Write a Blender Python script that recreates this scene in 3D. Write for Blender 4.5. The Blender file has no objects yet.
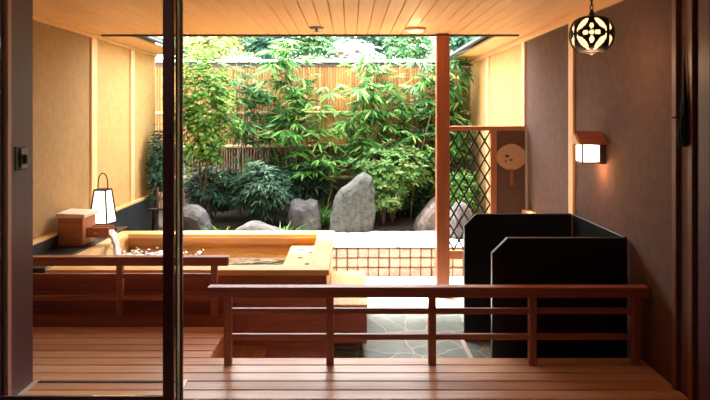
import bpy, bmesh, math, random
from mathutils import Vector, Matrix, noise
random.seed(11)
C = bpy.context.scene.collection
PI = math.pi
EYE = 1.5

# ------------------------------------------------------------------ materials
def new_mat(name):
    m = bpy.data.materials.new(name); m.use_nodes = True
    nt = m.node_tree
    b = nt.nodes['Principled BSDF']
    return m, nt, b

def ramp(nt, fac, stops):
    r = nt.nodes.new('ShaderNodeValToRGB')
    e = r.color_ramp.elements
    while len(e) > 1: e.remove(e[-1])
    e[0].position, e[0].color = stops[0][0], (*stops[0][1], 1)
    for p, c in stops[1:]:
        k = e.new(p); k.color = (*c, 1)
    nt.links.new(fac, r.inputs['Fac'])
    return r.outputs['Color']

def coords(nt, scale=(1, 1, 1)):
    t = nt.nodes.new('ShaderNodeTexCoord'); mp = nt.nodes.new('ShaderNodeMapping')
    mp.inputs['Scale'].default_value = scale
    nt.links.new(t.outputs['Object'], mp.inputs['Vector'])
    return mp.outputs['Vector']

def noise_tex(nt, vec, scale, detail=4, rough=.55):
    n = nt.nodes.new('ShaderNodeTexNoise')
    n.inputs['Scale'].default_value = scale; n.inputs['Detail'].default_value = detail
    n.inputs['Roughness'].default_value = rough
    nt.links.new(vec, n.inputs['Vector'])
    return n.outputs['Fac']

def bump(nt, b, h, strength=.2, dist=.01):
    n = nt.nodes.new('ShaderNodeBump')
    n.inputs['Strength'].default_value = strength; n.inputs['Distance'].default_value = dist
    nt.links.new(h, n.inputs['Height']); nt.links.new(n.outputs['Normal'], b.inputs['Normal'])

def math_node(nt, op, a, c):
    n = nt.nodes.new('ShaderNodeMath'); n.operation = op
    for i, v in enumerate((a, c)):
        if isinstance(v, (int, float)): n.inputs[i].default_value = v
        else: nt.links.new(v, n.inputs[i])
    return n.outputs[0]

def wood(name, dark, light, axis='X', rough=.45, vary=.35, spec=.5, coat=0):
    m, nt, b = new_mat(name)
    sc = {'X': (1.2, 22, 22), 'Y': (22, 1.2, 22), 'Z': (22, 22, 1.2)}[axis]
    geo = nt.nodes.new('ShaderNodeNewGeometry')
    v = coords(nt, sc)
    add = nt.nodes.new('ShaderNodeVectorMath'); add.operation = 'ADD'
    mul = nt.nodes.new('ShaderNodeMath'); mul.operation = 'MULTIPLY'; mul.inputs[1].default_value = 37.
    nt.links.new(geo.outputs['Random Per Island'], mul.inputs[0])
    nt.links.new(v, add.inputs[0]); nt.links.new(mul.outputs[0], add.inputs[1])
    f = noise_tex(nt, add.outputs[0], 1.6, 5, .6)
    g = math_node(nt, 'MULTIPLY', math_node(nt, 'SUBTRACT', geo.outputs['Random Per Island'], .5), vary)
    h = math_node(nt, 'ADD', f, g)
    nt.links.new(ramp(nt, h, [(.25, dark), (.75, light)]), b.inputs['Base Color'])
    b.inputs['Roughness'].default_value = rough
    b.inputs['Specular IOR Level'].default_value = spec
    b.inputs['Coat Weight'].default_value = coat
    bump(nt, b, f, .12, .004)
    return m

def plain(name, col, rough=.5, metal=0, vary=0, scale=30, spec=.5, bmp=0):
    m, nt, b = new_mat(name)
    b.inputs['Roughness'].default_value = rough; b.inputs['Metallic'].default_value = metal
    b.inputs['Specular IOR Level'].default_value = spec
    f = noise_tex(nt, coords(nt), scale, 5)
    lo = tuple(c*(1-vary) for c in col); hi = tuple(min(1, c*(1+vary)) for c in col)
    nt.links.new(ramp(nt, f, [(.3, lo), (.7, hi)]), b.inputs['Base Color'])
    if bmp: bump(nt, b, f, bmp, .01)
    return m

def leaf_mat(name, cols, trans=.35):
    m, nt, b = new_mat(name)
    geo = nt.nodes.new('ShaderNodeNewGeometry')
    c = ramp(nt, geo.outputs['Random Per Island'], [(i/max(1, len(cols)-1), k) for i, k in enumerate(cols)])
    nt.links.new(c, b.inputs['Base Color'])
    b.inputs['Roughness'].default_value = .55; b.inputs['Specular IOR Level'].default_value = .22
    tr = nt.nodes.new('ShaderNodeBsdfTranslucent'); nt.links.new(c, tr.inputs['Color'])
    mx = nt.nodes.new('ShaderNodeMixShader'); mx.inputs[0].default_value = trans
    nt.links.new(b.outputs[0], mx.inputs[1]); nt.links.new(tr.outputs[0], mx.inputs[2])
    nt.links.new(mx.outputs[0], nt.nodes['Material Output'].inputs['Surface'])
    return m

def glow(name, col, strength):
    m, nt, b = new_mat(name)
    f = noise_tex(nt, coords(nt), 25, 3)
    c = ramp(nt, f, [(.3, tuple(x*.93 for x in col)), (.7, col)])
    nt.links.new(c, b.inputs['Base Color']); nt.links.new(c, b.inputs['Emission Color'])
    b.inputs['Emission Strength'].default_value = strength; b.inputs['Roughness'].default_value = .8
    return m

M = {}
M['deck'] = wood('cedar_deck', (.60, .29, .165), (.86, .53, .34), 'X', .30, .35)
M['rail'] = wood('railing_cedar', (.30, .085, .055), (.44, .15, .095), 'X', .36, .15)
M['rail_post'] = wood('railing_post_cedar', (.30, .085, .055), (.44, .15, .095), 'Z', .4, .15)
M['dark_beam'] = wood('dark_curb_wood', (.20, .055, .045), (.30, .09, .07), 'X', .5, .1)
M['ceiling'] = wood('cedar_ceiling', (.82, .385, .145), (.92, .50, .21), 'Y', .5, .22)
M['trim'] = wood('pale_trim_wood', (.78, .43, .19), (.92, .60, .32), 'Z', .5, .1)
M['trim_y'] = wood('pale_trim_wood_long', (.78, .42, .17), (.90, .55, .26), 'Y', .5, .1)
M['post'] = wood('post_wood', (.28, .08, .035), (.40, .13, .06), 'Z', .4, .1)
M['screen_wood'] = wood('screen_wood', (.42, .14, .06), (.58, .24, .11), 'Z', .45, .1)
M['hinoki'] = wood('hinoki_boards', (.70, .36, .10), (.90, .56, .22), 'X', .38, .2)
M['hinoki_y'] = wood('hinoki_boards_long', (.72, .40, .13), (.92, .62, .28), 'Y', .38, .2)
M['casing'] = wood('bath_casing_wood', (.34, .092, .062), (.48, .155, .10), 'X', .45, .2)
M['spout_wood'] = wood('shaded_box_wood', (.34, .12, .05), (.48, .20, .09), 'X', .45, .2)  # shade on the box front put into the wood as a darker tone
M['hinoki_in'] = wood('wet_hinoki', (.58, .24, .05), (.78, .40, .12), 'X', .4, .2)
M['lid'] = wood('pale_lid_wood', (.78, .58, .42), (.92, .74, .58), 'Y', .45, .1)
M['step'] = wood('step_wood', (.40, .16, .085), (.60, .30, .17), 'Y', .45, .4)
M['door'] = wood('dark_door_wood', (.07, .023, .031), (.105, .038, .047), 'Z', .5, .1)
M['jamb_light'] = wood('jamb_wood', (.40, .18, .12), (.52, .25, .17), 'Z', .5, .1)
M['pole'] = wood('dark_pole_wood', (.13, .05, .038), (.19, .08, .055), 'Z', .45, .1)
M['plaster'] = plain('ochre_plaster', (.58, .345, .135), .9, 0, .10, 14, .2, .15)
M['plaster_r'] = plain('shaded_brown_plaster', (.135, .079, .060), .9, 0, .12, 14, .2, .15)  # brown plaster, darkened to carry the shade under the eave
M['plaster_l'] = plain('shaded_ochre_plaster', (.36, .21, .092), .9, 0, .10, 14, .2, .15)  # shaded copy of the ochre plaster for the wall under the eave
M['panel'] = plain('brown_screen_panel', (.17, .098, .078), .85, 0, .08, 20, .2)
M['black_stone'] = plain('black_stone', (.012, .013, .015), .32, 0, .3, 60)
M['black_board'] = plain('black_lacquer_board', (.006, .006, .007), .38, 0, .2, 8, .35)
M['plinth'] = plain('dark_slate_plinth', (.03, .034, .04), .4, 0, .3, 12)
M['black_metal'] = plain('black_iron', (.014, .009, .007), .6, .2, .2, 60)
M['lattice'] = plain('dark_lattice_wood', (.02, .013, .01), .6, 0, .3, 40)
M['alu'] = plain('brushed_metal', (.80, .76, .60), .35, .0, .1, 40)
M['grey_metal'] = plain('grey_lock_metal', (.16, .14, .13), .4, .8, .2, 40)
M['strip'] = plain('pale_metal_strip', (.75, .62, .52), .35, .3, .1, 40)
M['granite'] = plain('pale_granite_paving', (.80, .74, .62), .6, 0, .1, 90)
M['gravel'] = plain('white_gravel', (.86, .83, .76), .9, 0, .12, 120, .2, .6)
M['soil'] = plain('dark_soil', (.03, .02, .013), .95, 0, .4, 12, .2, .5)
M['room'] = plain('dark_room_plaster', (.10, .06, .05), .9, 0, .1, 8)
M['bark'] = plain('brown_bark', (.10, .065, .04), .9, 0, .4, 25, .2, .4)
M['culm'] = plain('green_culm', (.13, .12, .04), .5, 0, .4, 9)
M['fence_shaded'] = wood('red_brown_or_shaded_bamboo', (.085, .033, .015), (.15, .062, .028), 'Z', .6, .5)  # shade of the dense bamboo on the lower fence, put into the colour
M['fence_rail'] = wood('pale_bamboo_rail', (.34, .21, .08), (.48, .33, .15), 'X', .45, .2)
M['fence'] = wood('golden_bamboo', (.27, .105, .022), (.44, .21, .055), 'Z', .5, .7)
M['fence_cap'] = plain('fence_cap_tile', (.26, .24, .22), .5, 0, .2, 20)
M['fence_dark'] = plain('fence_dark_board', (.07, .04, .03), .7, 0, .2, 20)
M['roof'] = plain('dark_roof_tile', (.05, .045, .042), .6, 0, .3, 20)
M['fan'] = plain('brown_fan_paper', (.62, .39, .26), .8, 0, .12, 60)
M['fan_mark'] = plain('dark_ink', (.08, .03, .02), .8)
M['fan_grip'] = plain('red_brown_or_shaded_bamboo', (.34, .11, .06), .5, 0, .2, 30)
M['hole'] = plain('dark_hole', (.10, .05, .025), .8)
M['paper_white'] = glow('white_lantern_paper', (1, .92, .74), 1.3)
M['paper_amber'] = glow('amber_lantern_glass', (1, .66, .33), .95)
M['lamp_white'] = glow('lamp_box_paper', (1, .86, .58), 1.6)
M['lamp_ceiling'] = glow('ceiling_lamp_diffuser', (1, .80, .52), .7)
M['house'] = plain('pale_house_wall', (.75, .66, .62), .8, 0, .08, 8)
M['dark_green'] = plain('dark_dried_tuft', (.008, .010, .008), .8, 0, .4, 60)

def slate():
    m, nt, b = new_mat('crazy_slate_paving')
    v = coords(nt)
    wob = nt.nodes.new('ShaderNodeTexNoise'); wob.inputs['Scale'].default_value = 2.2
    nt.links.new(v, wob.inputs['Vector'])
    mixv = nt.nodes.new('ShaderNodeVectorMath'); mixv.operation = 'MULTIPLY_ADD'
    mixv.inputs[1].default_value = (.25, .25, 0)
    nt.links.new(wob.outputs['Color'], mixv.inputs[0]); nt.links.new(v, mixv.inputs[2])
    def vor(feature):
        t = nt.nodes.new('ShaderNodeTexVoronoi'); t.voronoi_dimensions = '2D'; t.feature = feature
        t.inputs['Scale'].default_value = 3.5
        nt.links.new(mixv.outputs[0], t.inputs['Vector']); return t
    e = vor('DISTANCE_TO_EDGE'); c = vor('F1')
    sep = nt.nodes.new('ShaderNodeSeparateColor'); nt.links.new(c.outputs['Color'], sep.inputs[0])
    col = ramp(nt, sep.outputs[0], [(0, (.12, .16, .145)), (.35, (.18, .23, .21)), (.65, (.26, .27, .22)), (1, (.15, .21, .21))])
    grain = noise_tex(nt, v, 9, 6)
    mul = nt.nodes.new('ShaderNodeMix'); mul.data_type = 'RGBA'; mul.blend_type = 'OVERLAY'; mul.inputs[0].default_value = .5
    nt.links.new(col, mul.inputs[6]); nt.links.new(ramp(nt, grain, [(.3, (.3, .3, .3)), (.7, (.7, .7, .7))]), mul.inputs[7])
    joint = ramp(nt, e.outputs['Distance'], [(.008, (1, 1, 1)), (.02, (0, 0, 0))])
    mx = nt.nodes.new('ShaderNodeMix'); mx.data_type = 'RGBA'
    nt.links.new(joint, mx.inputs[0]); nt.links.new(mul.outputs[2], mx.inputs[6]); mx.inputs[7].default_value = (.55, .51, .42, 1)
    nt.links.new(mx.outputs[2], b.inputs['Base Color'])
    b.inputs['Roughness'].default_value = .38
    bump(nt, b, grain, .3, .01)
    return m
M['slate'] = slate()

def rock_mat(name, lo, hi, scale=6):
    m, nt, b = new_mat(name)
    f = noise_tex(nt, coords(nt), scale, 9, .7)
    nt.links.new(ramp(nt, f, [(.32, lo), (.68, hi)]), b.inputs['Base Color'])
    b.inputs['Roughness'].default_value = .85
    bump(nt, b, noise_tex(nt, coords(nt), scale*3, 8, .7), .7, .03)
    return m
M['rock_grey'] = rock_mat('grey_green_rock', (.012, .014, .011), (.085, .09, .078), 15)
M['rock_violet'] = rock_mat('violet_grey_rock', (.022, .02, .021), (.12, .11, .11))
M['rock_brown'] = rock_mat('brown_rock', (.035, .024, .02), (.15, .115, .10), 7)
M['sett'] = rock_mat('pink_granite_setts', (.40, .29, .235), (.62, .50, .43), 14)
M['mortar'] = plain('brown_mortar', (.15, .08, .05), .9, 0, .2, 30)

def glass():
    m, nt, b = new_mat('clear_pane')
    t = nt.nodes.new('ShaderNodeBsdfTransparent'); t.inputs[0].default_value = (.94, .95, .93, 1)
    g = nt.nodes.new('ShaderNodeBsdfGlossy'); g.inputs['Roughness'].default_value = .02
    fr = nt.nodes.new('ShaderNodeFresnel'); fr.inputs['IOR'].default_value = 1.35
    mx = nt.nodes.new('ShaderNodeMixShader')
    nt.links.new(fr.outputs[0], mx.inputs[0]); nt.links.new(t.outputs[0], mx.inputs[1]); nt.links.new(g.outputs[0], mx.inputs[2])
    nt.links.new(mx.outputs[0], nt.nodes['Material Output'].inputs['Surface'])
    return m
M['glass'] = glass()
def frosted():
    m, nt, b = new_mat('frosted_glass_edge')
    t = nt.nodes.new('ShaderNodeBsdfTranslucent'); f = noise_tex(nt, coords(nt, (1, 1, .3)), 20, 3)
    nt.links.new(ramp(nt, f, [(.3, (.55, .56, .42)), (.7, (.80, .78, .60))]), t.inputs['Color'])
    nt.links.new(t.outputs[0], nt.nodes['Material Output'].inputs['Surface'])
    return m
M['frosted'] = frosted()

def water(name, bump_scale, strength, tint=(.85, .93, .90)):
    m, nt, b = new_mat(name)
    t = nt.nodes.new('ShaderNodeBsdfTransparent'); t.inputs[0].default_value = (*tint, 1)
    g = nt.nodes.new('ShaderNodeBsdfGlossy'); g.inputs['Roughness'].default_value = .03
    fr = nt.nodes.new('ShaderNodeFresnel'); fr.inputs['IOR'].default_value = 1.4
    n = nt.nodes.new('ShaderNodeBump'); n.inputs['Strength'].default_value = strength; n.inputs['Distance'].default_value = .02
    nt.links.new(noise_tex(nt, coords(nt), bump_scale, 3), n.inputs['Height'])
    nt.links.new(n.outputs[0], g.inputs['Normal']); nt.links.new(n.outputs[0], fr.inputs['Normal'])
    mx = nt.nodes.new('ShaderNodeMixShader')
    nt.links.new(fr.outputs[0], mx.inputs[0]); nt.links.new(t.outputs[0], mx.inputs[1]); nt.links.new(g.outputs[0], mx.inputs[2])
    nt.links.new(mx.outputs[0], nt.nodes['Material Output'].inputs['Surface'])
    return m
M['water'] = water('still_bath_water', 9, .25)
M['foam'] = plain('white_splash', (.9, .93, .95), .25, 0, .05, 40)

M['bamboo_leaf'] = leaf_mat('bamboo_leaf', [(.008, .055, .008), (.03, .145, .018), (.10, .27, .04), (.30, .42, .13)])
M['bamboo_leaf_blue'] = leaf_mat('deep_bamboo_leaf', [(.006, .045, .012), (.02, .115, .025), (.07, .22, .055), (.24, .36, .16)])
M['maple_leaf'] = leaf_mat('maple_leaf', [(.02, .10, .015), (.06, .19, .025), (.16, .29, .04), (.32, .36, .07)], .45)
M['shrub_leaf'] = leaf_mat('pale_shrub_leaf', [(.03, .12, .025), (.085, .22, .05), (.19, .32, .09), (.30, .37, .14)])
M['dark_leaf'] = leaf_mat('dark_shrub_leaf', [(0.005, 0.022, 0.011), (0.012, 0.051, 0.023), (0.033, 0.093, 0.045), (0.084, 0.138, 0.093)], .2)
M['grass_leaf'] = leaf_mat('bright_grass_blade', [(0.036, 0.132, 0.024), (0.108, 0.252, 0.048), (0.192, 0.312, 0.084)])
M['tree_yellow'] = leaf_mat('yellow_green_tree_leaf', [(0.180, 0.276, 0.060), (0.312, 0.360, 0.108), (0.444, 0.432, 0.204)], .5)
M['tree_green'] = leaf_mat('fresh_tree_leaf', [(0.036, 0.144, 0.048), (0.096, 0.240, 0.096), (0.216, 0.336, 0.156)], .4)
M['tree_dark'] = leaf_mat('dark_pine_leaf', [(0.012, 0.054, 0.036), (0.030, 0.108, 0.060), (0.072, 0.168, 0.096)], .3)
M['tree_pale'] = leaf_mat('pale_blossom', [(0.496, 0.448, 0.432), (0.624, 0.576, 0.544), (0.560, 0.592, 0.496)], .4)

# ------------------------------------------------------------------ mesh builder
class MB:
    def __init__(s): s.v = []; s.f = []
    def add(s, vs, fs):
        o = len(s.v); s.v += [tuple(p) for p in vs]; s.f += [tuple(i+o for i in f) for f in fs]
    def box(s, x0, x1, y0, y1, z0, z1):
        s.add([(x0,y0,z0),(x1,y0,z0),(x1,y1,z0),(x0,y1,z0),(x0,y0,z1),(x1,y0,z1),(x1,y1,z1),(x0,y1,z1)],
              [(0,3,2,1),(4,5,6,7),(0,1,5,4),(1,2,6,5),(2,3,7,6),(3,0,4,7)]); return s
    def prism(s, poly, axis, a, b):
        """poly = 2-D outline (ccw); extruded along axis from a to b"""
        def p(u, w, t): return {'X': (t, u, w), 'Y': (u, t, w), 'Z': (u, w, t)}[axis]
        n = len(poly)
        s.add([p(u, w, a) for u, w in poly]+[p(u, w, b) for u, w in poly],
              [tuple(range(n))[::-1], tuple(range(n, 2*n))]+[(i, (i+1) % n, n+(i+1) % n, n+i) for i in range(n)]); return s
    def tube(s, path, r, n=8, cap=True):
        path = [Vector(p) for p in path]
        rs = r if isinstance(r, (list, tuple)) else [r]*len(path)
        vs = []; fs = []; up = None
        for i, p in enumerate(path):
            d = (path[min(i+1, len(path)-1)]-path[max(i-1, 0)]).normalized()
            if up is None:
                up = Vector((0, 0, 1)) if abs(d.z) < .9 else Vector((1, 0, 0))
            a = d.cross(up).normalized(); up = a.cross(d).normalized()
            for k in range(n):
                t = 2*PI*k/n
                vs.append(p+(a*math.cos(t)+up*math.sin(t))*rs[i])
        for i in range(len(path)-1):
            for k in range(n):
                fs.append((i*n+k, i*n+(k+1) % n, (i+1)*n+(k+1) % n, (i+1)*n+k))
        if cap:
            fs.append(tuple(range(n))[::-1]); fs.append(tuple(range((len(path)-1)*n, len(path)*n)))
        s.add(vs, fs); return s
    def lathe(s, c, prof, n=24):
        vs = []; fs = []
        for r, z in prof:
            for k in range(n):
                t = 2*PI*k/n; vs.append((c[0]+r*math.cos(t), c[1]+r*math.sin(t), c[2]+z))
        for i in range(len(prof)-1):
            for k in range(n):
                fs.append((i*n+k, i*n+(k+1) % n, (i+1)*n+(k+1) % n, (i+1)*n+k))
        fs.append(tuple(range(n))[::-1]); fs.append(tuple(range((len(prof)-1)*n, len(prof)*n)))
        s.add(vs, fs); return s
    def leaf(s, p, d, up, L, W, droop=.25):
        p = Vector(p); d = Vector(d).normalized()
        a = d.cross(up)
        if a.length < 1e-4: a = d.cross(Vector((1, 0, 0)))
        a.normalize(); n = a.cross(d).normalized()
        mid = p+d*L*.45
        dn = Vector((0, 0, -1))*droop*L
        tip = p+d*L*.95+dn
        s.add([p, mid+a*W*.5-n*W*.12+dn*.2, tip, mid-a*W*.5-n*W*.12+dn*.2, mid+n*W*.1+dn*.2],
              [(0, 4, 1), (1, 4, 2), (4, 3, 2), (0, 3, 4)])
    def build(s, name, mat, parent=None, origin=None, bevel=0, smooth=False, seg=1):
        if origin is None:
            origin = Vector((0, 0, 0)) if parent is None else None
        if parent is not None:
            base = world_of(parent); o0 = base
        else:
            o0 = Vector(origin)
        me = bpy.data.meshes.new(name)
        me.from_pydata([tuple(Vector(v)-o0) for v in s.v], [], s.f)
        me.validate(); me.update()
        bm = bmesh.new(); bm.from_mesh(me)
        bmesh.ops.recalc_face_normals(bm, faces=bm.faces)
        bm.to_mesh(me); bm.free()
        if smooth:
            for p in me.polygons: p.use_smooth = True
        o = bpy.data.objects.new(name, me); C.objects.link(o)
        me.materials.append(M[mat])
        if parent is not None: o.parent = parent
        else: o.location = o0
        if bevel:
            b = o.modifiers.new('edge', 'BEVEL'); b.width = bevel; b.segments = seg; b.limit_method = 'ANGLE'
            b.angle_limit = math.radians(50)
        return o

def world_of(o):
    v = Vector((0, 0, 0))
    while o is not None:
        v += Vector(o.location); o = o.parent
    return v

def tag(o, label, cat, group=None, kind=None):
    o['label'] = label; o['category'] = cat
    if group: o['group'] = group
    if kind: o['kind'] = kind
    return o
def thing(name, loc, label, cat, group=None, kind=None):
    o = bpy.data.objects.new(name, None); o.empty_display_size = .1
    C.objects.link(o); o.location = loc
    return tag(o, label, cat, group, kind)
def struct(name, mb, mat, label, cat, bevel=0):
    return tag(mb.build(name, mat, None, bevel=bevel), label, cat, None, 'structure')

XL, XR, ZC = -2.60, 1.80, 2.32          # side walls and ceiling
EAVE = 6.05
PZ = -.30                                # patio level

# ------------------------------------------------------------------ shell
b = MB(); y = 2.85; y1 = 3.725
pitch = .1097
yy = 3.725-pitch*8
while yy < 3.72:
    b.box(XL, XR, yy+.0045, yy+pitch-.0045, -.035, 0); yy += pitch
while yy < 4.26-.02:
    b.box(XL, -.87, yy+.0045, yy+pitch-.0045, -.035, 0); yy += pitch
b.box(XL, XR, 3.60, 3.70, -.26, -.037).box(XL, -.885, 4.18, 4.25, -.26, -.037).box(-.955, -.885, 3.71, 4.18, -.26, -.037)
struct('floor', b, 'deck', 'reddish cedar plank deck running across the front of the view', 'floor', .003)
struct('floor_patio', MB().box(XL, XR, 2.0, 5.60, PZ-.1, PZ), 'slate', 'grey-green crazy-paved slate patio beyond the deck and railing', 'paving')
struct('floor_granite', MB().box(XL, XR, 5.602, 6.70, PZ-.1, PZ), 'granite', 'pale sunlit granite paving in front of the stone sett wall', 'paving')
b = MB(); x = XL
while x < XR-.01:
    b.box(x+.002, min(XR, x+.111)-.002, 3.0, EAVE, ZC, ZC+.02); x += .111
struct('ceiling', b, 'ceiling', 'warm cedar board ceiling under the eave with boards running outward', 'ceiling', .004)
struct('roof_slab', MB().box(-3.0, 2.2, -2.8, EAVE, ZC+.05, ZC+.2), 'roof', 'main eave roof slab above the cedar board ceiling', 'roof')
struct('trim_1', MB().box(-2.50, 1.70, EAVE-.02, EAVE+.012, ZC-.018, ZC+.05), 'fence_dark', 'thin dark edge strip along the outer end of the ceiling', 'trim')
# left and right walls, with their battens
struct('wall_left', MB().box(XL-.14, XL, 3.1, 6.06, -.5, 2.62), 'plaster_l', 'ochre plaster side wall, under-eave shade in its colour, behind the bath and spout box', 'wall')
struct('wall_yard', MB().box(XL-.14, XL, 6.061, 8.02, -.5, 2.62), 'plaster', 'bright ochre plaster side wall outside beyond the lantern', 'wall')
struct('wall_right', MB().box(XR, XR+.14, -2.6, 6.16, -.5, 2.62), 'plaster_r', 'brown plaster side wall, darkened in colour as eave shade, with the glowing hooded lamp', 'wall')
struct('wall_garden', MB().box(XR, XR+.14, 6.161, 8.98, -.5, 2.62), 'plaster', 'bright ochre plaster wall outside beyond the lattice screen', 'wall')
def batten(x0, x1, y, w, n, lab):
    struct('trim_%d' % n, MB().box(x0, x1, y-w/2, y+w/2, -.3, ZC-.001), 'trim', lab, 'trim', .003)
batten(XL, XL+.022, 6.06, .13, 2, 'pale upright batten on the bath side wall under the eave edge')
batten(XL, XL+.022, 7.13, .12, 3, 'pale upright batten on the bath side wall outside near the garden')
batten(XR-.022, XR, 4.84, .10, 4, 'pale upright batten on the lamp wall beside the hooded lamp')
batten(XR-.022, XR, 6.18, .10, 5, 'pale upright batten on the lamp wall at the lattice screen')
batten(XR-.022, XR, 7.80, .12, 6, 'pale upright batten on the lamp wall outside beyond the screen')
struct('trim_7', MB().box(XL, XL+.03, 3.1, 8.0, ZC-.035, ZC-.002), 'trim_y', 'pale strip along the top of the bath side wall', 'trim')
struct('trim_8', MB().box(XR-.03, XR, 3.1, 8.9, ZC-.06, ZC-.002), 'trim_y', 'pale strip along the top of the lamp wall', 'trim')
b = MB().box(XL, XL+.05, 4.46, 8.0, -.3, .46)
struct('baseboard_left', b, 'plinth', 'dark slate plinth at the foot of the bath side wall', 'plinth', .003)
struct('trim_9', MB().box(XL, XL+.055, 4.46, 8.0, .462, .485), 'trim_y', 'pale capping strip on top of the dark slate plinth', 'trim')
struct('trim_10', MB().box(XR-.07, XR, 4.96, 6.05, .50, .56), 'trim_y', 'pale capping strip on the lamp wall behind the black boards', 'trim')
# little roofs over the wall tops beyond the main eave
def wall_eave(sx, xw, xs, xr, y1, n1, n2, who):
    struct('trim_%d' % n1, MB().box(*sorted((xw+.14*-sx, xs)), EAVE+.02, y1, ZC, ZC+.02), 'trim_y', 'pale sloping soffit of the small roof over '+who, 'soffit')
    poly = [(xr, ZC+.03), (xr, ZC+.09), (xw-sx*.35, ZC+.42), (xw-sx*.35, ZC+.36)]
    b = MB().prism(poly, 'Y', EAVE+.05, y1+.05)
    b.tube([(xr+sx*.03, EAVE+.05, ZC+.03), (xr+sx*.03, y1+.05, ZC+.03)], .022, 8)
    struct('roof_%d' % n2, b, 'roof', 'dark tiled small roof and gutter over '+who, 'roof')
wall_eave(1, XL, -2.26, -2.22, 8.05, 11, 1, 'the bath side wall')
wall_eave(-1, XR, 1.50, 1.46, 9.0, 12, 2, 'the lamp wall')

# the room the view is taken from
struct('floor_room', MB().box(-1.9, 1.86, -2.6, 2.84, -.1, -.005), 'room', 'dim floor of the room before the deck', 'floor')
struct('wall_back', MB().box(-2.1, 1.94, -2.75, -2.6, -.1, 2.4), 'room', 'dim back wall of the room', 'wall')
struct('wall_room', MB().box(-2.1, -1.9, -2.6, 2.96, -.1, 2.4), 'room', 'dim side wall of the room', 'wall')
struct('wall_front', MB().box(XL-.14, -1.91, 2.96, 3.09, -.3, 2.4), 'room', 'dim wall piece beside the sliding door', 'wall')
struct('ceiling_room', MB().box(-2.1, 1.94, -2.6, 2.98, 2.325, 2.36), 'room', 'dim ceiling of the room', 'ceiling')
jamb = struct('trim_13', MB().box(-1.98, -1.788, 3.105, 3.385, .001, 2.32), 'door', 'dark deep jamb carrying the metal lock plate', 'jamb', .003)
struct('trim_14', MB().box(-1.7875, -1.780, 3.122, 3.155, .001, 2.32), 'jamb_light', 'slim reddish upright strip on the lock jamb', 'jamb')
b = MB().box(1.758, 1.798, 2.93, 3.03, -.02, 2.32)
struct('trim_15', b, 'door', 'dark jamb at the lamp wall end of the opening', 'jamb', .003)
struct('trim_16', MB().box(1.776, 1.80, 3.115, 3.16, -.02, 2.30), 'pole', 'slim dark upright strip on the lamp wall closest to the room', 'trim', .003)
struct('trim_17', MB().box(1.776, 1.80, 3.27, 3.315, -.0, 2.30), 'pole', 'slim dark upright strip on the lamp wall behind the hanging tuft', 'trim', .003)
# inset sill strips on the deck
b = MB()
for xa in (-1.772, -.93):
    b.box(xa-.012, xa+.012, 3.19, 3.40, .0005, .006)
struct('trim_18', b, 'strip', 'pair of pale metal floor strips inset in the deck planks', 'trim')
struct('trim_19', MB().box(-1.755, -.95, 3.37, 3.395, .0005, .004), 'fence_dark', 'dark groove line across the deck between the metal strips', 'trim')

# sliding glass door, dark wood
d = thing('door_1', (-1.35, 3.09, 0), 'dark framed sliding glass door across the bath side of the opening', 'door', None, 'structure')
S = 600/3.08
b = MB().box(-1.89, -1.80, 3.06, 3.095, .0, 2.30); b.build('stile', 'door', d, bevel=.003)
b = MB().box(-.956, -.903, 3.06, 3.095, .0, 2.30); b.build('stile', 'door', d, bevel=.003)
MB().box(-1.799, -.958, 3.065, 3.09, .0, .065).build('bottom_rail', 'door', d, bevel=.003)
MB().box(-1.799, -.958, 3.075, 3.081, .066, 2.29).build('pane', 'glass', d)
lk = MB().box(-1.787, -1.782, 3.20, 3.305, 1.205, 1.335).build('lock_plate', 'black_metal', jamb, bevel=.001)
MB().box(-1.7815, -1.772, 3.235, 3.30, 1.215, 1.325).build('lock_case', 'grey_metal', lk, bevel=.003)
MB().box(-1.7715, -1.755, 3.255, 3.27, 1.24, 1.29).build('thumb_latch', 'black_metal', lk, bevel=.003)
d2 = thing('door_2', (-.9, 3.13, 0), 'slim second sliding screen edge with a pale frosted glass strip', 'door', None, 'structure')
for xa, xb in ((-.908, -.8975), (-.8845, -.872)):
    MB().box(xa, xb, 3.115, 3.14, 0, 2.30).build('stile', 'door', d2, bevel=.002)
MB().box(-.897, -.885, 3.118, 3.137, 0.001, 2.30).build('glass_edge', 'frosted', d2)

# ------------------------------------------------------------------ railings
def railing(loc, label, x0, x1, posts, yc, zb, zt, th, rails, rx0):
    r = thing('railing', loc, label, 'railing', 'low wooden deck railings')
    MB().box(x0, x1, yc-.035, yc+.035, zt-th, zt).build('top_rail', 'rail', r, bevel=.005, seg=2)
    for z in rails:
        MB().box(rx0, posts[-1], yc-.012, yc+.016, z-.034, z).build('rail', 'rail', r, bevel=.004)
    for px in posts:
        MB().box(px-.0225, px+.0225, yc-.0225, yc+.0225, zb, zt-th-.0005).build('post', 'rail_post', r, bevel=.004)
    return r
railing((.4, 3.62, 0), 'long low cedar railing on the front edge of the deck, five posts', -.855, 1.795,
        [-.735, -.12, .495, 1.10, 1.725], 3.6225, 0.0, .474, .062, [.340, .185], -.735)
railing((-1.7, 4.33, .05), 'low cedar railing standing on the dark curb before the bath', XL+.005, -.875,
        [-2.34, -1.66, -.98], 4.335, .052, .488, .064, [.362, .203], XL+.005)
struct('kerb_beam', MB().box(XL, -.87, 4.265, 4.40, -.29, .05), 'dark_beam', 'dark wooden curb beam at the far edge of the deck', 'curb', .004)

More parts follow.
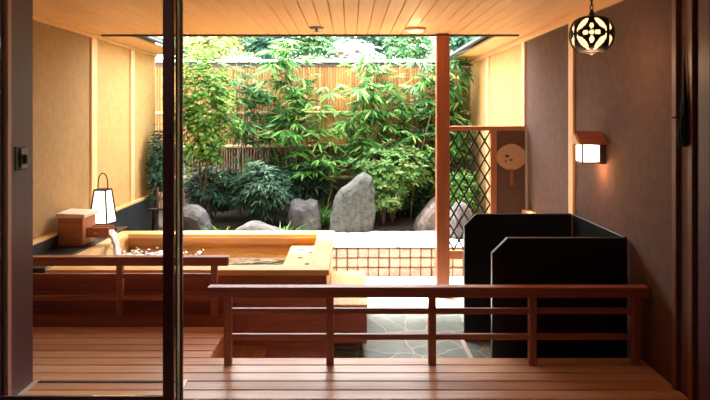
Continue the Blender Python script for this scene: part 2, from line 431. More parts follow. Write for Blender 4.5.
# ------------------------------------------------------------------ bath
TX0, TX1, TY0, TY1, TZ = -2.26, -.155, 4.44, 5.96, .36
tub = thing('bathtub', (-1.2, 5.2, PZ), 'large square hinoki wood bath filled with water', 'bathtub')
w = .10
b = MB()
def boards_front(b, x0, x1, y0, y1):
    n = 5
    for i in range(n):
        z0 = PZ+.001+(TZ-.045-PZ)*i/n; z1 = PZ+.001+(TZ-.045-PZ)*(i+1)/n-.002
        b.box(x0, x1, y0, y1, z0, z1)
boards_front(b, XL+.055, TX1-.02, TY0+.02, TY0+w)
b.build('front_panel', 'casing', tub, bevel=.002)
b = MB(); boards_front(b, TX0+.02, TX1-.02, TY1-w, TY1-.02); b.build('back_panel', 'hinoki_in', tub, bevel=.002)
b = MB(); boards_front(b, TX0+.02, TX0+w, TY0+w+.001, TY1-w-.001); b.build('side_panel', 'hinoki_y', tub, bevel=.002)
b = MB(); boards_front(b, TX1-w, TX1-.02, TY0+w+.001, TY1-w-.001); b.build('side_panel', 'hinoki_y', tub, bevel=.002)
MB().box(TX0+w+.001, TX1-w-.001, TY0+w+.001, TY1-w-.001, PZ+.02, PZ+.06).build('bath_floor', 'hinoki', tub)
rw = .16; rl = .12
zt = TZ; zb = TZ-.042
for poly, mt in (([(TX0, TY0), (TX1, TY0), (TX1-rw, TY0+rw), (TX0+rl, TY0+rw)], 'hinoki'),
                 ([(TX0, TY1), (TX0+rl, TY1-rw), (TX1-rw, TY1-rw), (TX1, TY1)], 'hinoki'),
                 ([(TX1, TY0+.0005), (TX1, TY1-.0005), (TX1-rw+.0005, TY1-rw), (TX1-rw+.0005, TY0+rw)], 'hinoki_y'),
                 ([(TX0, TY0+.0005), (TX0+rl-.0005, TY0+rw), (TX0+rl-.0005, TY1-rw), (TX0, TY1-.0005)], 'hinoki_y')):
    MB().prism(poly, 'Z', zb, zt).build('rim', mt, tub, bevel=.003)
st = MB().box(-.565, TX1-w-.002, TY0+w+.002, TY1-w-.002, .205, .247).build('seat_board', 'hinoki_y', tub, bevel=.004)
for hx, hy, hr in ((-.455, 5.62, .035), (-.36, 5.50, .03), (-.44, 5.30, .028), (-.36, 5.08, .03), (-.47, 4.95, .022)):
    MB().lathe((hx, hy, .2474), [(hr, 0), (hr*.9, .0012)], 16).build('drain_hole', 'hole', st)
WZ = .232
b = MB(); nx, ny = 40, 36
x0, x1, y0, y1 = TX0+w+.002, -.567, TY0+w+.002, TY1-w-.002
vs = []; fs = []
for j in range(ny+1):
    for i in range(nx+1):
        X = x0+(x1-x0)*i/nx; Y = y0+(y1-y0)*j/ny
        r = math.hypot(X+2.02, Y-5.35); amp = .012*math.exp(-r*1.8)+.0012
        vs.append((X, Y, WZ+amp*math.sin(r*38)*.7+.5*amp*noise.noise((X*9, Y*9, 0))))
for j in range(ny):
    for i in range(nx):
        a = j*(nx+1)+i; fs.append((a, a+1, a+nx+2, a+nx+1))
b.add(vs, fs)
tag(b.build('bath_water', 'water', None, origin=(-1.3, 5.2, WZ), smooth=True), 'rippling clear bath water inside the wooden tub', 'water', None, 'stuff')
# splash droplets where the stream lands
b = MB(); rnd = random.Random(5)
for i in range(330):
    r = abs(rnd.gauss(0, .28)); a = rnd.uniform(0, 2*PI)
    X = -1.93+r*1.3*math.cos(a); Y = 5.45+r*.9*math.sin(a)
    if not (x0+.02 < X < -1.2 and y0+.02 < Y < y1-.02): continue
    s = rnd.uniform(.006, .022)
    b.lathe((X, Y, WZ-.002), [(s, 0), (s*.85, s*.25), (s*.3, s*.5)], 7)
tag(b.build('water_splash', 'foam', None, origin=(-1.93, 5.4, WZ), smooth=True), 'white splash and bubbles on the bath water under the spout', 'splash', None, 'stuff')

# side bench to the right of the tub and the low step
s = thing('side_bench', (0, 5.3, PZ), 'low wooden bench ledge along the open side of the bath', 'bench')
MB().box(TX1-.015, .135, 4.54, 5.52, .035, .072).build('bench_top', 'hinoki_y', s, bevel=.004)
MB().box(TX1-.013, .128, 4.56, 5.50, PZ+.07, .034).build('bench_front', 'casing', s, bevel=.003)
MB().box(TX1-.01, .09, 4.62, 5.46, PZ, PZ+.069).build('toe_base', 'fence_dark', s)
s = thing('wooden_step', (-.75, 4.1, PZ), 'small plank step between the deck corner and the bath', 'step')
for i, xx in enumerate((-.868, -.785, -.702)):
    MB().box(xx+.002, xx+.081, 3.74, 4.455, PZ+.065, PZ+.10).build('tread_board', 'step', s, bevel=.003)
for yy in (3.80, 4.36):
    MB().box(-.862, -.625, yy, yy+.05, PZ, PZ+.064).build('bearer', 'step', s)

# black ledge at the wall beside the tub
struct('sill_1', MB().box(XL+.052, TX0-.002, 4.545, 6.15, PZ, .37).box(XL+.052, TX0-.002, 4.45, 4.55, .33, .37), 'black_stone', 'black stone ledge between bath and wall carrying spout box and lantern', 'ledge', .004)

# spout box
bx = thing('spout_box', (-2.43, 5.33, .37), 'wooden water box with a pale lid, standing on the black ledge', 'water box')
MB().box(-2.535, -2.315, 5.20, 5.46, .371, .615).build('box_body', 'spout_wood', bx, bevel=.004)
MB().prism([(-2.545, .616), (-2.295, .616), (-2.295, .648), (-2.545, .656)], 'Y', 5.185, 5.475).build('lid', 'lid', bx, bevel=.004)
t = MB()
t.box(-2.314, -2.135, 5.27, 5.40, .43, .448)
t.box(-2.314, -2.12, 5.27, 5.285, .449, .52).box(-2.314, -2.12, 5.385, 5.40, .449, .52)
t.build('spout', 'screen_wood', bx, bevel=.003)
b = MB()
path = []
for i in range(17):
    t = i/16
    if t < .35: path.append((-2.30+.5*t, 5.335, .472-.01*t))
    else:
        u = (t-.35)/.65
        path.append((-2.125+.075*u, 5.335-.02*u, .468-.232*u**1.6))
for off in (-.05, -.03, -.01, .01, .03, .05):
    b.tube([(p[0]+random.uniform(-.008, .008), p[1]+off*(1-.3*i/16)+random.uniform(-.004, .004), p[2]+random.uniform(-.004, .004)) for i, p in enumerate(path)], [.015+.005*math.sin(i*2.1+off*60) for i in range(17)], 8)
tag(b.build('water_stream', 'foam', None, origin=(-2.06, 5.3, .24), smooth=True), 'white stream of water pouring from the spout box into the bath', 'water', None, 'stuff')

# andon floor lantern, turned so that two faces show
an = thing('floor_lantern', (-2.405, 5.84, .37), 'lit white paper lantern with black frame and hoop handle, on the ledge', 'lantern')
def rot(px, py, a=-.12):
    return (-2.405+px*math.cos(a)-py*math.sin(a), 5.84+px*math.sin(a)+py*math.cos(a))
def frust(b, h0, z0, h1, z1):
    vs = [(*rot(sx*h0, sy*h0), z0) for sx, sy in ((-1,-1),(1,-1),(1,1),(-1,1))]+[(*rot(sx*h1, sy*h1), z1) for sx, sy in ((-1,-1),(1,-1),(1,1),(-1,1))]
    b.add(vs, [(0,3,2,1),(4,5,6,7),(0,1,5,4),(1,2,6,5),(2,3,7,6),(3,0,4,7)])
b = MB(); frust(b, .095, .371, .095, .40); frust(b, .075, .401, .075, .445); frust(b, .098, .446, .098, .468); b.build('base', 'black_metal', an, bevel=.003)
b = MB(); frust(b, .088, .4695, .055, .775); b.build('paper_shade', 'paper_white', an)
b = MB()
for sx, sy in ((-1,-1),(1,-1),(1,1),(-1,1)):
    b.tube([(*rot(sx*.091, sy*.091), .47), (*rot(sx*.058, sy*.058), .778)], .0085, 6)
frust(b, .063, .7765, .063, .792)
b.build('frame', 'black_metal', an)
b = MB(); pts = []
for i in range(17):
    t = PI*i/16; u = math.cos(t)
    pts.append((*rot(.05*u, -.0), .793+.085*(1 if False else 0)+.15*min(1, math.sin(t)**.6)))
b.tube(pts, .0055, 6); b.build('handle', 'black_metal', an)

# ------------------------------------------------------------------ post and screen
po = thing('wooden_post', (.925, 5.99, PZ), 'square reddish wooden post holding up the eave by the lattice', 'post')
MB().box(.86, .99, 5.95, 6.045, PZ+.03, ZC-.02).build('shaft', 'post', po, bevel=.006)
MB().box(.84, 1.01, 5.93, 6.065, PZ, PZ+.029).build('base_stone', 'plinth', po, bevel=.006)

sc = thing('lattice_screen', (1.4, 6.1, PZ), 'wooden screen with dark diamond lattice and a brown panel, joined to the wall', 'screen')
Y0, Y1 = 6.07, 6.12
MB().box(1.00, 1.775, Y0, Y1, 1.352, 1.398).build('head_rail', 'screen_wood', sc, bevel=.003)
MB().box(1.00, 1.44, Y0, Y1, .05, .135).build('bottom_rail', 'screen_wood', sc, bevel=.003)
MB().box(1.425, 1.485, Y0, Y1, .136, 1.351).build('stile', 'screen_wood', sc, bevel=.003)
MB().box(1.425, 1.485, Y0, Y1, PZ, .049).build('stile', 'screen_wood', sc, bevel=.003)
MB().box(1.487, 1.775, Y0+.015, Y1-.012, PZ+.1, 1.351).build('infill_panel', 'panel', sc)
def clip(a, c, xmin, xmax, zmin, zmax):
    # Liang-Barsky
    t0, t1 = 0, 1; dx, dz = c[0]-a[0], c[1]-a[1]
    for p, q in ((-dx, a[0]-xmin), (dx, xmax-a[0]), (-dz, a[1]-zmin), (dz, zmax-a[1])):
        if abs(p) < 1e-9:
            if q < 0: return None
            continue
        r = q/p
        if p < 0: t0 = max(t0, r)
        else: t1 = min(t1, r)
    return None if t0 >= t1 else ((a[0]+dx*t0, a[1]+dz*t0), (a[0]+dx*t1, a[1]+dz*t1))
lat = MB(); x0, x1, z0, z1 = 1.0, 1.424, .136, 1.351
k = -20
while k < 40:
    for sgn, yo in ((1, 6.088), (-1, 6.100)):
        xs = x0+k*.105
        seg = clip((xs, z0-1), (xs+sgn*3/1.75, z0+2), x0, x1, z0, z1)
        if seg:
            (ax, az), (cx, cz) = seg
            L = math.hypot(cx-ax, cz-az)
            if L > .02:
                nx_, nz_ = -(cz-az)/L*.008, (cx-ax)/L*.008
                lat.prism([(ax-nx_, az-nz_), (cx-nx_, cz-nz_), (cx+nx_, cz+nz_), (ax+nx_, az+nz_)], 'Y', yo-.005, yo+.005)
    k += 1
lat.build('lattice', 'lattice', sc)

fan = thing('hand_fan', (1.633, 6.07, 1.0), 'round brown paper fan with red-brown handle hanging on the screen panel', 'fan')
b = MB(); n = 36; ol = []
for i in range(n):
    t = 2*PI*i/n; ol.append((1.633+.158*math.cos(t)*(1-.04*math.cos(2*t)), 1.085+.128*math.sin(t)*(1+.05*math.cos(4*t))))
b.prism(ol, 'Y', 6.066, 6.072); f = b.build('fan_leaf', 'fan', fan, bevel=.001)
b = MB()
for i in range(9):
    t = -1.15+i*.2875
    b.prism([(1.633-.001, .965), (1.633+.001, .965), (1.633+.145*math.sin(t)+.001, .965+.05+.17*math.cos(t)), (1.633+.145*math.sin(t)-.001, .965+.05+.17*math.cos(t))], 'Y', 6.0645, 6.0655)
b.build('rib', 'fan', f)
for cx, cz, rx, rz in ((1.588, 1.095, .022, .012), (1.628, 1.055, .018, .009), (1.575, 1.045, .012, .007), (1.60, 1.10, .012, .007)):
    MB().prism([(cx+rx*math.cos(2*PI*i/12), cz+rz*math.sin(2*PI*i/12)) for i in range(12)], 'Y', 6.0635, 6.0642).build('painted_mark', 'fan_mark', f)
b = MB().prism([(1.612, .80), (1.654, .80), (1.650, .965), (1.616, .965)], 'Y', 6.058, 6.076).build('handle', 'fan_grip', fan, bevel=.004)

# ------------------------------------------------------------------ black boards of the washing place
def board(yc, label, x0, ch):
    o = thing('washing_partition', ((x0+XR)/2, yc, PZ), label, 'partition', 'black partitions of the washing place')
    z1 = .715
    MB().prism([(x0, PZ), (XR-.025, PZ), (XR-.025, z1), (x0+ch, z1), (x0, z1-ch)], 'Y', yc-.02, yc+.02).build('board', 'black_board', o, bevel=.004)
    MB().box(x0+.002, XR-.03, yc-.024, yc-.0205, PZ+.002, PZ+.06).build('foot_strip', 'black_stone', o)
    return o
board(3.88, 'black partition board with cut corner, the one closest to the deck railing', .915, .10)
board(4.82, 'black partition board with cut corner, the one farther back by the lattice', .915, .095)
struct('baseboard_right', MB().box(XR-.022, XR, 3.905, 4.795, PZ, .715), 'black_board', 'black wainscot on the lamp wall between the partition boards', 'wainscot', .003)
struct('trim_20', MB().box(.88, .912, 3.76, 4.80, PZ, PZ+.012), 'strip', 'pale drain edge strip on the slate beside the black boards', 'trim')

# ------------------------------------------------------------------ lamps
wl = thing('wall_lamp', (1.7, 4.29, 1.17), 'small lit wall lamp with a gabled wooden hood, on the sandy wall', 'lamp')
hood = MB()
for sgn in (-1, 1):
    yb = 4.29+sgn*.115
    hood.prism([(yb, 1.300), (4.29, 1.378), (4.29, 1.392), (yb+sgn*.012, 1.304)] if sgn < 0 else [(4.29, 1.378), (yb, 1.300), (yb+.012, 1.304), (4.29, 1.392)], 'X', 1.606, 1.795)
hood.build('hood', 'rail', wl, bevel=.002)
MB().prism([(4.29-.107, 1.301), (4.29+.107, 1.301), (4.29, 1.373)], 'X', 1.600, 1.63).build('gable', 'trim', wl)
MB().box(1.635, 1.755, 4.215, 4.345, 1.178, 1.292).build('light_box', 'lamp_white', wl, bevel=.003)
b = MB()
for cx in (1.633, 1.757):
    for cy in (4.213, 4.347): b.box(cx-.004, cx+.004, cy-.004, cy+.004, 1.172, 1.298)
b.box(1.629, 1.761, 4.209, 4.351, 1.165, 1.1715)
b.build('box_frame', 'pole', wl)
MB().box(1.765, 1.799, 4.22, 4.34, 1.16, 1.298).build('back_plate', 'pole', wl, bevel=.002)

hl = thing('hanging_lantern', (1.452, 3.6, 2.0), 'round lit lantern in dark pierced metal hanging by a chain from the ceiling', 'lantern')
cx, cy, cz, R, H = 1.450, 3.6, 1.988, .124, .105
prof = []
for i in range(13):
    t = -PI/2+PI*i/12
    prof.append((max(.03, (R-.008)*math.cos(t)**.6 if math.cos(t) > 0 else .03), (H-.008)*math.sin(t)))
MB().lathe((cx, cy, cz), prof, 32).build('paper_globe', 'paper_amber', hl, smooth=True)
def pierced():
    b = MB(); NU, NV = 192, 44; vs = {}; o = []
    def pt(u, v, r):
        t = -PI/2*.86+PI*.86*v
        c = math.cos(t)**.6
        return (cx+(R*c+r)*math.cos(u), cy+(R*c+r)*math.sin(u), cz+(H+r)*math.sin(t))
    def solid(u, v):
        s = ((u+PI/2+.383)*4/(2*PI)+.5) % 1.0         # four bays round the globe
        a = (s-.5)*2; q = math.sin(-PI/2*.86+PI*.86*v)/.97
        if abs(a) > .94 or abs(q) > .96: return True
        def el(px, py, rx, ry, ang=0):
            dx, dy = a-px, q-py; c_, s_ = math.cos(ang), math.sin(ang)
            return ((dx*c_+dy*s_)/rx)**2+((-dx*s_+dy*c_)/ry)**2 < 1
        for px, py, rx, ry in ((0, 0, .13, .15), (.34, 0, .17, .15), (-.34, 0, .17, .15), (0, .38, .13, .17), (0, -.40, .14, .20)):
            if el(px, py, rx, ry): return False
        for sx in (-1, 1):
            for sy in (-1, 1):
                if el(sx*.53, sy*.56, .44, .21, -sx*sy*.86): return False
                if el(sx*.30, sy*.90, .20, .05): return False
            if el(sx*.84, .22, .07, .18) or el(sx*.84, -.22, .07, .18): return False
        return True
    for j in range(NV):
        for i in range(NU):
            if solid(2*PI*(i+.5)/NU, (j+.5)/NV):
                q = []
                for di, dj in ((0, 0), (1, 0), (1, 1), (0, 1)):
                    key = ((i+di) % NU, j+dj)
                    if key not in vs:
                        vs[key] = len(b.v); b.v.append(pt(2*PI*key[0]/NU, key[1]/NV, 0))
                    q.append(vs[key])
                b.f.append(tuple(q))
    o = b.build('pierced_shell', 'black_metal', hl)
    m = o.modifiers.new('thick', 'SOLIDIFY'); m.thickness = .006; m.offset = 1
pierced()
MB().lathe((cx, cy, cz+H-.014), [(.04, 0), (.045, .012), (.02, .022), (.010, .05), (.008, .06)], 20).build('cap', 'black_metal', hl, smooth=True)
MB().lathe((cx, cy, cz-H-.014), [(.006, -.004), (.012, .002), (.035, .007), (.04, .016)], 20).build('finial', 'black_metal', hl, smooth=True)
b = MB(); z = cz+H+.046; i = 0
while z < ZC-.015:
    pts = []
    for k in range(13):
        t = 2*PI*k/12
        p = (.009*math.cos(t), .017*math.sin(t))
        pts.append((cx+(p[0] if i % 2 == 0 else 0), cy+(0 if i % 2 == 0 else p[0]), z+p[1]+.012))
    b.tube(pts, .0032, 6, cap=False); z += .027; i += 1
b.build('chain', 'black_metal', hl)
MB().lathe((cx, cy, ZC-.022), [(.03, 0), (.035, .01), (.036, .021)], 20).build('ceiling_rose', 'black_metal', hl)

cl = thing('ceiling_light', (.61, 5.6, ZC), 'round lit lamp on the board ceiling close to the eave post', 'lamp')
MB().lathe((.61, 5.60, ZC-.030), [(.075, 0), (.098, .012), (.10, .029)], 32).build('rim', 'trim', cl, smooth=True)
MB().lathe((.61, 5.60, ZC-.040), [(.03, 0), (.062, .004), (.080, .0125)], 32).build('diffuser', 'lamp_ceiling', cl, smooth=True)
sp = thing('ceiling_fitting', (-.31, 5.55, ZC), 'small dark round fitting with a nozzle on the board ceiling', 'ceiling fitting')
MB().lathe((-.31, 5.55, ZC-.012), [(.05, 0), (.07, .006), (.072, .0115)], 24).build('disc', 'grey_metal', sp)
MB().lathe((-.31, 5.55, ZC-.040), [(.028, 0), (.028, .004), (.010, .006), (.012, .027)], 16).build('nozzle', 'grey_metal', sp)

hg = thing('hanging_tuft', (1.765, 3.170, 1.35), 'dark slender tuft hanging on the wall between two upright strips', 'ornament')
b = MB(); rnd = random.Random(3)
MB().tube([(1.765, 3.170, 1.80), (1.765, 3.170, 1.92)], .003, 6).build('cord', 'black_metal', hg)
for i in range(60):
    a = rnd.uniform(0, 2*PI); r = rnd.uniform(0, .030); zt_ = 1.80-rnd.uniform(0, .25)
    px, py = 1.765+r*math.cos(a), 3.170+r*math.sin(a)
    b.tube([(1.765, 3.170, zt_), (px*.6+1.765*.4, py*.6+3.170*.4, (zt_+1.34)/2), (px, py, 1.335+rnd.uniform(0, .05))], [.004, .007, .005], 5)
b.build('bristles', 'dark_green', hg)
MB().tube([(1.70, 3.170, 1.49), (1.735, 3.155, 1.497), (1.765, 3.147, 1.49), (1.79, 3.165, 1.487)], .004, 6).tube([(1.72, 3.157, 1.47), (1.735, 3.155, 1.497), (1.73, 3.155, 1.52)], .003, 6).build('twig', 'black_metal', hg)

# ------------------------------------------------------------------ garden
b = MB(); sw = MB()
GY = 6.70
sw.box(-.50, XR, GY+.012, GY+.10, PZ, .02)
struct('wall_core', sw, 'mortar', 'brown joints of the low granite sett wall', 'wall')
rnd = random.Random(8); st = .118
x = -.15-3*st
while x < XR-.03:
    for r in range(3):
        z0 = PZ+.004+r*.107; j = rnd.uniform(-.004, .004)
        b.box(x+.006+j, x+st-.007+j, GY+rnd.uniform(-.008, .004), GY+.05, z0+.005, z0+.100+rnd.uniform(-.004, .002))
    x += st
struct('wall_sett', b, 'sett', 'low retaining wall of pinkish granite setts in three courses', 'wall', .010)
def terrain(name, x0, x1, y0, y1, h, mat, label, cat, kind, nx=60, ny=30):
    b = MB(); vs = []; fs = []
    for j in range(ny+1):
        for i in range(nx+1):
            X = x0+(x1-x0)*i/nx; Y = y0+(y1-y0)*j/ny
            vs.append((X, Y, h(X, Y)))
    for j in range(ny):
        for i in range(nx):
            a = j*(nx+1)+i; fs.append((a, a+1, a+nx+2, a+nx+1))
    b.add(vs, fs)
    return tag(b.build(name, mat, None, smooth=True), label, cat, None, kind)
def soil_h(X, Y):
    return -.02+.10*max(0, min(1, (Y-7.3)/1.2))+.03*noise.noise((X*2, Y*2, 3))
terrain('ground', -4.5, 4.5, 6.02 if False else 6.8, 16, soil_h, 'soil', 'dark planted garden soil behind the gravel', 'ground', 'structure', 60, 60)
struct('ground_bed', MB().box(XL, -.51, 5.99, 6.80, PZ, -.02), 'soil', 'dark garden soil close behind the bath', 'ground')
def grav_h(X, Y):
    edge = 7.62+.12*noise.noise((X*1.7, 0, 5))
    return (.035 if Y < edge else .035-.12*min(1, (Y-edge)/.15))+.008*noise.noise((X*14, Y*14, 0))
terrain('white_gravel', -.50, XR-.002, GY-.004, 7.95, grav_h, 'gravel', 'bright white gravel on top of the sett wall before the rocks', 'gravel', 'stuff', 90, 60)

def at(px, py, Y): return ((px-350)*Y/600, EYE-(py-116)*Y/600)
def rock(out_px, Y, th, mat, label, seed=0, rough=.05, cat='rock'):
    pts = [at(px, py, Y) for px, py in out_px]
    # resample outline
    P = [Vector((p[0], p[1])) for p in pts]; n = len(P)
    per = [0]
    for i in range(n): per.append(per[-1]+(P[(i+1) % n]-P[i]).length)
    N = 44; ring = []
    for k in range(N):
        s = per[-1]*k/N
        i = max(j for j in range(n) if per[j] <= s)
        t = (s-per[i])/max(1e-6, per[i+1]-per[i])
        ring.append(P[i].lerp(P[(i+1) % n], t))
    c = sum(ring, Vector((0, 0)))/N
    b = MB(); vs = []; fs = []; K = 15
    for j in range(K):
        u = -1+2*(j+.5)/K; s = (1-abs(u)**3.6)**(1/3.6)
        for q in ring:
            p = c+(q-c)*s
            v = Vector((p[0], Y+th*u, p[1]))
            nn = noise.noise(v*3.1+Vector((seed*7.3, 0, 0)))+.5*noise.noise(v*8+Vector((seed, 3, 0)))+.25*noise.noise(v*18)
            dirv = Vector((p[0]-c[0], (v.y-Y), p[1]-c[1])); 
            if dirv.length > 1e-5: dirv.normalize()
            v += dirv*nn*rough
            v.z = max(v.z, -.06)
            vs.append(v)
    for j in range(K-1):
        for k in range(N):
            fs.append((j*N+k, j*N+(k+1) % N, (j+1)*N+(k+1) % N, (j+1)*N+k))
    fs.append(tuple(range(N))[::-1]); fs.append(tuple(range((K-1)*N, K*N)))
    b.add(vs, fs)
    o = b.build('garden_rock', mat, None, origin=(c[0], Y, 0))
    return tag(o, label, cat, 'garden rocks')
rock([(328,242),(330,217),(338,196),(343,188),(350,184),(357,176),(363,173),(372,177),(376,190),(374,216),(373,242)], 7.75, .22, 'rock_grey', 'tallest standing grey rock, pointed, beside the pale round shrub', 1, .035)
rock([(288,245),(288,212),(291,201),(297,199),(303,202),(311,199),(318,201),(321,212),(323,245)], 7.9, .2, 'rock_violet', 'upright flat-topped grey rock to the side of the tallest rock', 2, .03)
rock([(178,245),(178,212),(186,206),(196,206),(204,212),(210,225),(214,245)], 7.2, .22, 'rock_violet', 'rounded grey rock behind the tub near the glass door edge', 3, .03)
rock([(222,245),(236,229),(247,223),(256,222),(268,226),(280,230),(292,234),(294,245)], 7.0, .2, 'rock_violet', 'low violet-grey rock just above the tub rim', 4, .03)
rock([(404,247),(410,234),(418,218),(428,204),(437,196),(446,200),(452,215),(456,247)], 7.95, .25, 'rock_brown', 'dark sloping rock partly behind the eave post', 5, .04)
rock([(449,250),(450,216),(456,203),(464,202),(471,214),(474,232),(476,250)], 7.3, .18, 'rock_violet', 'grey rock seen through the diamond lattice', 6, .03)

# fence
FY = 9.0
fe = thing('bamboo_fence', (-.3, FY, .0), 'golden bamboo fence with pale rails at the back of the garden', 'fence')
rnd = random.Random(2)
for z0, z1, mt in ((1.05, 2.24, 'fence'), (-.02, 1.049, 'fence_shaded')):
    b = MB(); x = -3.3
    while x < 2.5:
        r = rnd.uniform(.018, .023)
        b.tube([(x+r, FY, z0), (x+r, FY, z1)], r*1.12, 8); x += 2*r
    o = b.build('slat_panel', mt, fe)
    if mt == 'fence_shaded': o['label'] = 'lower slats of the bamboo fence, shade painted in as red-brown'
for z in (1.55, 1.05, .585):
    MB().tube([(-3.3, FY-.045, z), (2.5, FY-.045, z)], .024, 8).build('rail', 'fence_rail', fe, smooth=True)
MB().box(-3.3, 2.5, FY-.05, FY+.05, 2.245, 2.30).build('cap_board', 'fence_dark', fe)
MB().prism([(FY-.10, 2.301), (FY+.10, 2.301), (FY+.02, 2.345), (FY-.02, 2.345)], 'X', -3.3, 2.5).build('cap', 'fence_cap', fe)
for px in (-2.35, -.9, .55, 2.0):
    MB().tube([(px, FY+.05, -.02), (px, FY+.05, 2.24)], .04, 8).build('fence_post', 'bark', fe)

# plants
def lim(p, m=.03):
    if p.y < FY: p.x = max(XL+.05+m, min(XR-.03-m, p.x))
    return p
def rv(rnd): 
    while True:
        v = Vector((rnd.uniform(-1, 1), rnd.uniform(-1, 1), rnd.uniform(-1, 1)))
        if .05 < v.length < 1: return v.normalized()
def bamboo(px, Y, top_px, n_culm, spread, label, mat, seed, low=.35, dens=1., L=.19, clus=8, lean=0):
    rnd = random.Random(seed)
    X, zt = at(px, top_px, Y)
    g = thing('bamboo_plant', (X, Y, soil_h(X, Y)), label, 'bamboo', 'bamboo plants along the fence')
    fol = MB()
    for c in range(n_culm):
        bx_, by_ = X+rnd.uniform(-.12, .12)*2*spread, Y+rnd.uniform(-.14, .10)
        h = zt*rnd.uniform(.72, 1.0)
        ex, ey = bx_+rnd.uniform(-.4, .4)*spread+lean, min(FY-.22, by_+rnd.uniform(-.15, .1))
        path = []
        for i in range(9):
            t = i/8
            path.append(Vector((bx_+(ex-bx_)*t**1.5, by_+(ey-by_)*t**1.5, soil_h(bx_, by_)-.02+h*t)))
        MB().tube(path, [.011-.007*i/8 for i in range(9)], 6).build('culm', 'culm', g, smooth=True)
        nb = int(dens*h*7.6)
        for k in range(nb):
            t = low+(1-low)*rnd.random()**.85
            i = min(7, int(t*8)); p = path[i].lerp(path[i+1], t*8-i)
            a = rnd.uniform(0, 2*PI); bl = rnd.uniform(.06, .30)*(1.1-.5*t)*spread**.5
            d = Vector((math.cos(a), math.sin(a)*.7, rnd.uniform(-.1, .5)))
            e = p+d*bl
            e.y = min(e.y, FY-.14); lim(e, .1)
            fol.tube([p, e], [.003, .002], 4, cap=False)
            d2 = (d*.6+Vector((0, -.35, rnd.uniform(-.5, .1)))).normalized()
            s = rnd.uniform(.75, 1.15)
            n = rnd.randint(clus-2, clus+2)
            ax = d2.cross(Vector((0, 0, 1))); ax = ax.normalized() if ax.length > .01 else Vector((1, 0, 0))
            for q in range(n):
                f = (q/(n-1)-.5)*2
                ld = (d2*math.cos(f*1.25)+ax*math.sin(f*1.25)+rv(rnd)*.22).normalized()
                if XL+.24 < e.x+ld.x*L*s*1.1+0 < XR-.06: fol.leaf(e, ld, Vector((0, -.4, 1))+rv(rnd)*.3, L*s*rnd.uniform(.7, 1.1), L*.155*s, .22)
    fol.build('foliage', mat, g)
def shrub(px, py, Y, rx, ry, rz, n, L, W, mat, label, name, cat, seed, group=None, whorl=0, droop=.15, stems=5, shell=.45, base=None):
    rnd = random.Random(seed)
    X, Z = at(px, py, Y)
    g0 = soil_h(X, Y) if base is None else base
    g = thing(name, (X, Y, g0), label, cat, group)
    c = Vector((X, Y, Z))
    tips = []
    fol = MB()
    for i in range(n):
        v = rv(rnd); r = shell+(1-shell)*rnd.random()**.5
        r *= .78+.35*noise.noise(v*2.3+Vector((seed, 0, 0)))+.15
        p = c+Vector((v.x*rx*r, v.y*ry*r, v.z*rz*r))
        if p.z < g0+.01: continue
        p.y = min(p.y, FY-.1) if Y < FY else p.y
        lim(p, L)
        if whorl:
            axis = (v*.6+Vector((0, -.15, .8))).normalized(); a1 = axis.orthogonal().normalized(); a2 = axis.cross(a1)
            for q in range(whorl):
                t = 2*PI*q/whorl+rnd.random()
                fol.leaf(p, (a1*math.cos(t)+a2*math.sin(t)+axis*rnd.uniform(.2, .6)), axis, L*rnd.uniform(.8, 1.15), W, droop)
        else:
            fol.leaf(p, (v*.6+rv(rnd)*.8+Vector((0, 0, .1))), v+Vector((0, 0, .6)), L*rnd.uniform(.7, 1.2), W*rnd.uniform(.8, 1.1), droop)
        if i % max(1, n//30) == 0: tips.append(p)
    root = Vector((X, Y, g0-.02))
    for s in range(stems):
        t = tips[(s*7) % len(tips)] if tips else c
        m = root.lerp(t, .5)+Vector((rnd.uniform(-.05, .05), rnd.uniform(-.04, .04), .04))
        rr = .007+.007*min(1.5, (Z-g0))
        MB().tube([root, m, root.lerp(t, .97)], [rr, rr*.6, rr*.25], 6).build('stem', 'bark', g, smooth=True)
    fol.build('foliage', mat, g)
    return g

bamboo(250, 8.55, 46, 6, 1.0, 'tall slim bamboo standing between the maple and the middle bamboo', 'bamboo_leaf_blue', 21, .3, .75, .27, 7)
bamboo(303, 8.45, 42, 10, 1.5, 'broad leafy bamboo clump above the flat-topped rock', 'bamboo_leaf', 22, .3, .95, .27, 9)
bamboo(275, 8.7, 78, 5, 1.2, 'shorter bamboo between the slim bamboo and broad clump', 'bamboo_leaf_blue', 26, .25, .9, .27, 8)
bamboo(384, 8.45, 50, 9, 1.5, 'pale leafy bamboo clump above the tallest rock', 'bamboo_leaf', 23, .3, 1.0, .27, 9)
bamboo(418, 8.6, 44, 8, 1.3, 'dense bamboo clump next to the eave post', 'bamboo_leaf_blue', 24, .25, 1.0, .27, 9)
bamboo(452, 8.55, 60, 7, .8, 'bamboo clump behind the diamond lattice at the lamp wall', 'bamboo_leaf', 25, .15, 1.0, .27, 9)

